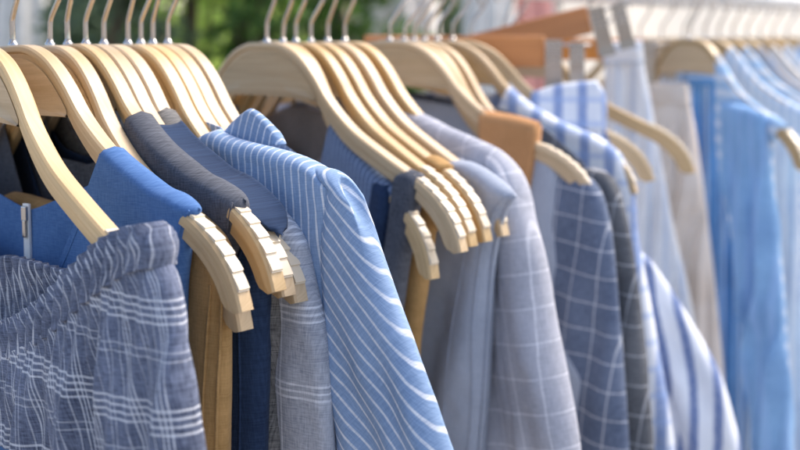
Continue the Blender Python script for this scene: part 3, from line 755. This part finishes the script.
# small ribbon loop on the bare hanger
P_ = [hK3.uz(*p) for p in ((426, 166), (436, 164), (444, 170))]
e2 = garment('ribbon_loop', hK3, 'tan ribbon loop around a hanger arm, left of the grey blue vest', 'ribbon')
u0 = .158; sh = arm(u0, u0+.018, .001, 4)
shell('band', C['ochre'], sh, [sh[-1]]+[(sh[-1][0]-.009, sh[-1][1]+.019)], left=[sh[0], (sh[0][0]-.009, sh[0][1]+.019)], T=(.0085, .0085), R1=.0008, R2=.004, nu=20, nv=24, wr=.0002, parent=e2)

# L  grey blue vest
e = garment('vest', hL, 'grey blue linen vest with folded shoulder, left of the lilac jacket', 'vest')
uc = hL.uz(465, 160)[0]; sh = hL.pts([(465, 160), (480, 163), (500, 176), (521, 194)])
rt = [sh[-1]]+hL.pts([(513, 206), (504, 232), (498, 270), (494, 330), (490, 400), (486, 450), (482, 560)])
topF = [(0, .27), (.05, .25)]+hL.pts([(452, 270), (464, 215)])+sh
topF = [(0, .20), (.05, .16), (.09, .12)]+sh
bd = shell('body', C['greyblue'], topF, rt, topB=[(0, .09), (.06, .09), (.10, .095)]+sh, mirror=True, T=(.011, .014), nu=150, nv=100, R2=.011, folds=[(.0035, .06, .7, .25, .04, .15)], wr=.0016, parent=e, seed=19)
ribbon('armhole_binding', C['greyblue'], [(u+.0005, -.002, -z) for u, z in rt[:-1]], .0042, 0, e)
seam_on(bd, [(u-.006, z) for u, z in rt[:-1]], .0006); seam_on(bd, hL.pts([(470, 175), (468, 230), (460, 290), (452, 360), (446, 450)], -.012), .0007)

# M  lilac jacket
e = garment('jacket', hM, 'lilac grey windowpane check jacket with long sleeve in the centre', 'jacket')
sh = hM.pts([(406, 109), (428, 114), (452, 126), (478, 137), (500, 148), (516, 163), (527, 182)])
rt = [sh[-1]]+hM.pts([(533, 205), (545, 255), (557, 320), (569, 380), (580, 440), (590, 560)])
shell('body', C['lilac'], [(0, .15), (.03, .11)]+sh, rt, topB=[(0, .05), (.04, .047)]+sh, mirror=True, T=(.012, .017), nu=170, nv=120, R1=.02, R2=.016, folds=[(.003, .05, .7, -.25, .04, .15)], wr=.0016, parent=e, seed=20, uvrot=-12)
for sg in (1, -1):
    top = hM.pts([(489, 152), (500, 152), (512, 162), (524, 182)]); outer = hM.pts([(524, 182), (533, 205), (547, 255), (560, 320), (573, 380), (585, 440), (600, 560)])
    inner = hM.pts([(489, 152), (496, 200), (502, 250), (511, 320), (520, 380), (528, 440), (540, 560)])
    fx = lambda L: [(sg*u, z) for u, z in L]; a, b_ = (fx(outer), fx(inner)) if sg > 0 else (fx(inner), fx(outer))
    shell('sleeve', C['lilac'], fx(top) if sg > 0 else fx(top)[::-1], a, left=b_, T=(.015, .022), wo=-.003, R1=.025, R2=.012, nu=60, nv=110, folds=[(.0025, .05, .3, -.3, .03, .1)], wr=.0018, parent=e, seed=21, uvrot=-12*sg)

# right cluster
hN = Hang(390, tip=597); hO = Hang(404, tip=598, tilt=7); hP = Hang(414, tip=596, tilt=7); hQ = Hang(425, tip=612, tilt=8); hR = Hang(438, tip=636); hS = Hang(453, phi=8)
hang_wood(hN, 'pale wooden hanger with the tan suede strap over its arm')
hang_wood(hO, 'pale wooden hanger with drooping arm carrying the grey waistcoat, right of the tan strap')
hang_wood(hP, 'pale wooden hanger carrying the navy windowpane jacket')
hang_wood(hQ, 'pale wooden hanger carrying the charcoal windowpane jacket')
hang_wood(hR, 'pale wooden hanger carrying the white and blue checked blouse')
hang_wood(hS, 'pale wooden hanger carrying the bold blue striped shirt')
def simple(name, H, label, cat, mat, shp, rtp, neckz=(.14, .06), T=(.0095, .013), seed=0, folds=((.003, .05, .7, .1, .04, .15),), uvrot=0, R2=.012, uv0=None):
    e = garment(name, H, label, cat); sh = arm(*shp) if isinstance(shp, tuple) else H.pts(shp); rt = [sh[-1]]+H.pts(rtp)
    u0 = max(.02, sh[0][0])
    shell('body', mat, [(0, neckz[0]), (u0*.6, neckz[0]*.7+sh[0][1]*.3)]+sh, rt, topB=[(0, neckz[1]), (u0*.6, neckz[1])]+sh, mirror=True, T=T, nu=120, nv=90, R2=R2, folds=folds, wr=.0016, parent=e, seed=seed, uvrot=uvrot)
    return e
# tan strap (a suede pinafore bib over the arm)
e = garment('pinafore', hN, 'tan brown suede pinafore strap folded over a hanger arm', 'pinafore')
for sg in (1, -1):
    fx = lambda L: [(sg*u, z) for u, z in L]
    t = fx(hN.pts([(484, 109), (500, 112), (522, 116), (542, 122)])); o = fx(hN.pts([(542, 122), (539, 150), (534, 185), (527, 240), (520, 330), (516, 560)])); i_ = fx(hN.pts([(484, 109), (485, 150), (487, 185), (488, 240), (486, 330), (480, 560)]))
    bd = shell('strap', C['tan'], t if sg > 0 else t[::-1], o if sg > 0 else i_, left=i_ if sg > 0 else o, T=(.0095, .009), R1=.0016, R2=.004, nu=60, nv=70, wr=.0012, parent=e, seed=22)
    for k_, L_ in ((-.0035, o), (.0035, i_)): seam_on(bd, [(u+sg*k_, z) for u, z in L_], .0006)
simple('waistcoat', hO, 'grey lilac waistcoat with pointed hem between lilac jacket and navy windowpane jacket', 'waistcoat', C['greyblue'], [(535, 138), (545, 143), (555, 150), (563, 160)], [(566, 190), (566, 240), (572, 300), (584, 350), (600, 390), (590, 410), (585, 450), (583, 560)], seed=23)
simple('jacket', hP, 'navy windowpane check jacket right of the grey waistcoat', 'jacket', C['window'], [(560, 173), (575, 172), (590, 176), (600, 187)], [(608, 205), (616, 250), (623, 320), (628, 390), (632, 450), (636, 560)], seed=24)
simple('jacket', hQ, 'charcoal windowpane check jacket behind the navy one', 'jacket', C['window2'], [(588, 168), (600, 168), (611, 173), (619, 185)], [(627, 208), (637, 260), (645, 320), (651, 390), (656, 450), (660, 560)], seed=25)
simple('blouse', hR, 'white blouse with small blue checks behind the dark windowpane jackets', 'blouse', C['bold2'], (.085, .205), [(636, 195), (640, 240), (652, 300), (664, 370), (676, 450), (682, 560)], seed=26)
e = simple('shirt', hS, 'white shirt with bold blue stripes and hanging sleeve', 'shirt', C['bold'], [(545, 98), (565, 104), (590, 112), (604, 122)], [(622, 180), (640, 250), (672, 320), (700, 390), (712, 450), (720, 560)], seed=27, uvrot=8)
for sg in (1, -1):
    fx = lambda L: [(sg*u, z) for u, z in L]
    outer = fx(hS.pts([(650, 258), (672, 290), (700, 335), (718, 370), (730, 410), (738, 450), (748, 560)])); inner = fx(hS.pts([(628, 250), (635, 300), (652, 340), (666, 380), (676, 420), (682, 450), (692, 560)]))
    top = fx(hS.pts([(628, 250), (640, 250), (650, 258)]))
    shell('sleeve', C['bold'], top if sg > 0 else top[::-1], outer if sg > 0 else inner, left=inner if sg > 0 else outer, T=(.012, .02), wo=-.012, R1=.02, R2=.01, nu=50, nv=80, folds=[(.003, .05, .3, -.3, .03, .1)], wr=.002, parent=e, seed=28, uvrot=14*sg, uvmode='patch')
ct = hS.pts([(528, 112), (532, 92), (560, 84), (596, 80), (604, 92)])
shell('collar', C['bold2'], ct, hS.pts([(604, 92), (606, 110), (604, 128)]), left=hS.pts([(528, 112), (530, 118), (534, 124)]), T=(.006, .010), wo=-.006, nu=50, nv=30, R1=.008, R2=.006, parent=e, seed=29)
# clip hangers with trousers
def clip_hanger(n, dk, phi, u0, u1, z0, hgt, tilt, label, clips=(1,)):
    H = Hang(n, phi=phi, dk=dk)
    e = empty('clip_hanger', H.loc, H.rz); tag(e, label, 'clip hanger', 'brown wooden clip hangers'); 
    bm = bmesh.new(); uvl = bm.loops.layers.uv.new('UVMap'); add_box(bm, ((u0+u1)/2, 0, -(z0+hgt/2)), (u1-u0, .014, hgt))
    for f in bm.faces:
        for l in f.loops: l[uvl].uv = (l.vert.co.x, l.vert.co.z+l.vert.co.y)
    bevel(link('bar', bm_mesh(bm, 'bar'), M['orange_wood'], e, False), .0025)
    hk = link('hook', bpy.data.meshes['hook'], None, e)
    for k in clips:
        for q_, sc_ in ((.010, 1.0), (.036, .9)):
            uu = u1+q_; zc = z0+hgt*.5+.012
            bm = bmesh.new()
            for yy, tl in ((-.009, 7), (.009, -7)):
                add_box(bm, (uu, yy, -zc), (.019*sc_, .0018, .050*sc_), Matrix.Rotation(R(tl), 3, 'X'))
                add_box(bm, (uu, yy*.55, -zc-.030*sc_), (.021*sc_, .0030, .012))
            tube(bm, [(uu+.008*math.cos(a), -.002+.004*math.sin(3*a), -(zc-.006)+.011*math.sin(a)) for a in np.linspace(-2.8, 2.8, 14)], .0012, 6)
            cl = bevel(link('clip', bm_mesh(bm, 'clip'), M['clip'], e, False), .0007)
            bm = bmesh.new()
            for j in range(4):
                for x_ in (-.006, 0, .006): add_box(bm, (uu+x_*sc_, -.0125+.0011*j, -(zc-.019+j*.0062)), (.0042, .0022, .0026))
            bevel(link('ridge', bm_mesh(bm, 'ridge'), M['steel'], cl, False), .0006)
        bm = bmesh.new(); tube(bm, [(u1-.004, 0, -(z0+hgt*.3)), (u1+.052, 0, -(z0+hgt*.3))], .0018, 8); link('clip_rod', bm_mesh(bm, 'clip_rod'), M['steel'], e)
    e.rotation_euler = (0, R(tilt), H.rz)
    return H
clip_hanger(470, 1.0, 10, -.124, .0858, -.005, .036, 0, 'brown wooden clip hanger, the lower and nearer brown bar')
clip_hanger(506, 1.0, 10, -.08, .104, -.016, .034, -14, 'brown wooden clip hanger tilted up behind the lower brown bar')
clip_hanger(575, 1.0, 10, -.08, .062, 0, .03, 0, 'brown wooden clip hanger holding the greige trousers')
clip_hanger(606, 1.0, 10, -.08, .055, 0, .03, 0, 'brown wooden clip hanger holding the blue striped trousers')
def trousers(n, phi, label, mat, lp, rp, seed, uvrot=0, cat='trousers', T=(.012, .022), folds=((.005, .035, .2, .1, .0, .08), (.003, .02, .9, .1, .02, .1)), dk=1.0, name='trousers'):
    H = Hang(n, phi=phi, dk=dk); e = garment(name, H, label, cat)
    l = H.pts(lp); r = H.pts(rp)
    shell('body', mat, [l[0], ((l[0][0]+r[0][0])/2, (l[0][1]+r[0][1])/2), r[0]], r, left=l, T=T, R1=.012, R2=.006, nu=90, nv=90, folds=folds, wr=.0018, parent=e, seed=seed, uvrot=uvrot)
    tb = [(l[0][0]-.002, l[0][1]-.002), (r[0][0]+.002, r[0][1]-.002)]
    shell('waistband', mat, tb, [tb[1], (tb[1][0]+.003, tb[1][1]+.028)], left=[tb[0], (tb[0][0]-.001, tb[0][1]+.028)], T=(.014, .0155), R1=.012, R2=.004, nu=50, nv=16, wr=.0006, parent=e, seed=seed+1, uvrot=90)
    return H
trousers(548, 12, 'pale blue white trousers clipped beside the brown bars', C['paleblue'], [(606, 44), (604, 120), (600, 250), (600, 450), (600, 560)], [(640, 42), (652, 110), (672, 220), (694, 320), (706, 450), (712, 560)], 31)
trousers(575, 12, 'greige trousers clipped right of the pale blue trousers', C['beige'], [(650, 84), (648, 150), (646, 300), (650, 450), (650, 560)], [(686, 84), (698, 150), (712, 260), (722, 360), (728, 450), (730, 560)], 33)
trousers(606, 14, 'mid blue trousers with white stripes clipped at far right', C['bluestripe'], [(684, 68), (686, 150), (694, 260), (708, 380), (712, 450), (714, 560)], [(716, 66), (728, 150), (742, 260), (752, 360), (756, 450), (758, 560)], 35)
# second rail, far right
def far(px, d, phi): 
    n = px; dk = d/(.96*833/(1100-px)); return Hang(n, phi=phi, dk=dk)
fars = [(690, 1.50, 68, 'pale wooden hanger carrying the azure dress over a banded sky shirt'), (705, 1.62, 56, 'far pale wooden hanger just right of the azure dress, with the striped pale shirt'),
        (719, 1.70, 52, 'far pale wooden hanger carrying the white and sky striped shirt'), (733, 1.77, 50, 'far pale wooden hanger carrying the pale blue grey coat'),
        (747, 1.84, 48, 'far pale wooden hanger carrying the white shirt near the right edge'), (760, 1.90, 47, 'far pale wooden hanger carrying the second thin striped shirt'),
        (773, 1.97, 46, 'second farthest pale wooden hanger, above the mid blue shirt'), (787, 2.04, 45, 'farthest pale wooden hanger at the right edge')]
FH = []
for px, d, ph, lb in fars:
    H = far(px, d, ph); hang_wood(H, lb); FH.append(H)
e = garment('shirt', FH[0], 'sky blue shirt with white bands, worn under the azure dress', 'shirt'); sh = arm(.058, .192)
rt = [sh[-1]]+FH[0].pts([(776, 150), (783, 250), (790, 340), (796, 450), (800, 560)])
shell('body', C['sky'], sh, rt, left=[sh[0]]+FH[0].pts([(722, 140), (735, 220), (750, 320), (760, 450), (765, 560)]), T=(.0085, .009), nu=100, nv=80, R2=.006, parent=e, seed=39)
e = garment('dress', FH[0], 'azure blue sleeveless dress hanging on the far rail', 'dress')
l = FH[0].pts([(718, 102), (722, 180), (735, 260), (746, 360), (753, 450), (756, 560)], -.02); r = FH[0].pts([(765, 114), (771, 170), (778, 250), (786, 340), (792, 450), (796, 560)], -.012)
shell('body', C['azure'], [l[0]]+FH[0].pts([(735, 104), (752, 108)], -.014)+[r[0]], r, left=l, T=(.006, .014), wo=-.015, R1=.012, R2=.005, nu=110, nv=90, folds=[(.006, .042, .2, .1, .02, .12), (.004, .024, .9, .1, .05, .2)], wr=.002, parent=e, seed=40)
A_ = (.050, .214)
simple('shirt', FH[1], 'pale shirt with thin sky stripes behind the azure dress', 'shirt', C['skyv'], A_, [(800, 160), (803, 240), (806, 340), (810, 450), (814, 560)], seed=41)
simple('shirt', FH[2], 'white and sky blue striped shirt near the right edge', 'shirt', C['sky'], A_, [(812, 160), (815, 240), (818, 340), (824, 450), (828, 560)], seed=42)
simple('coat', FH[3], 'blue grey coat at the right edge', 'coat', C['greyblue'], A_, [(824, 160), (828, 240), (832, 340), (838, 450), (842, 560)], seed=43)
simple('shirt', FH[4], 'plain white shirt near the right edge', 'shirt', C['ivory'], A_, [(838, 160), (842, 240), (846, 340), (852, 450), (856, 560)], seed=44)
simple('shirt', FH[5], 'thin striped pale shirt, second from the right edge', 'shirt', C['skyv'], A_, [(850, 160), (854, 240), (858, 340), (864, 450), (868, 560)], seed=45)
simple('shirt', FH[6], 'mid blue shirt at the far right edge of the rack', 'shirt', C['azure'], A_, [(862, 160), (866, 240), (870, 340), (876, 450), (880, 560)], seed=46)
# hangers further back along the first rail, only their hooks and plates in view
for n, ph, lb in ((512, 24, 'pale wooden hanger just before the tilted brown bar'), (640, 40, 'pale wooden hanger beyond the blue striped trousers'), (662, 40, 'second pale wooden hanger beyond the blue striped trousers'), (684, 42, 'last pale wooden hanger of the first rail')):
    hang_wood(Hang(n, phi=ph), lb)
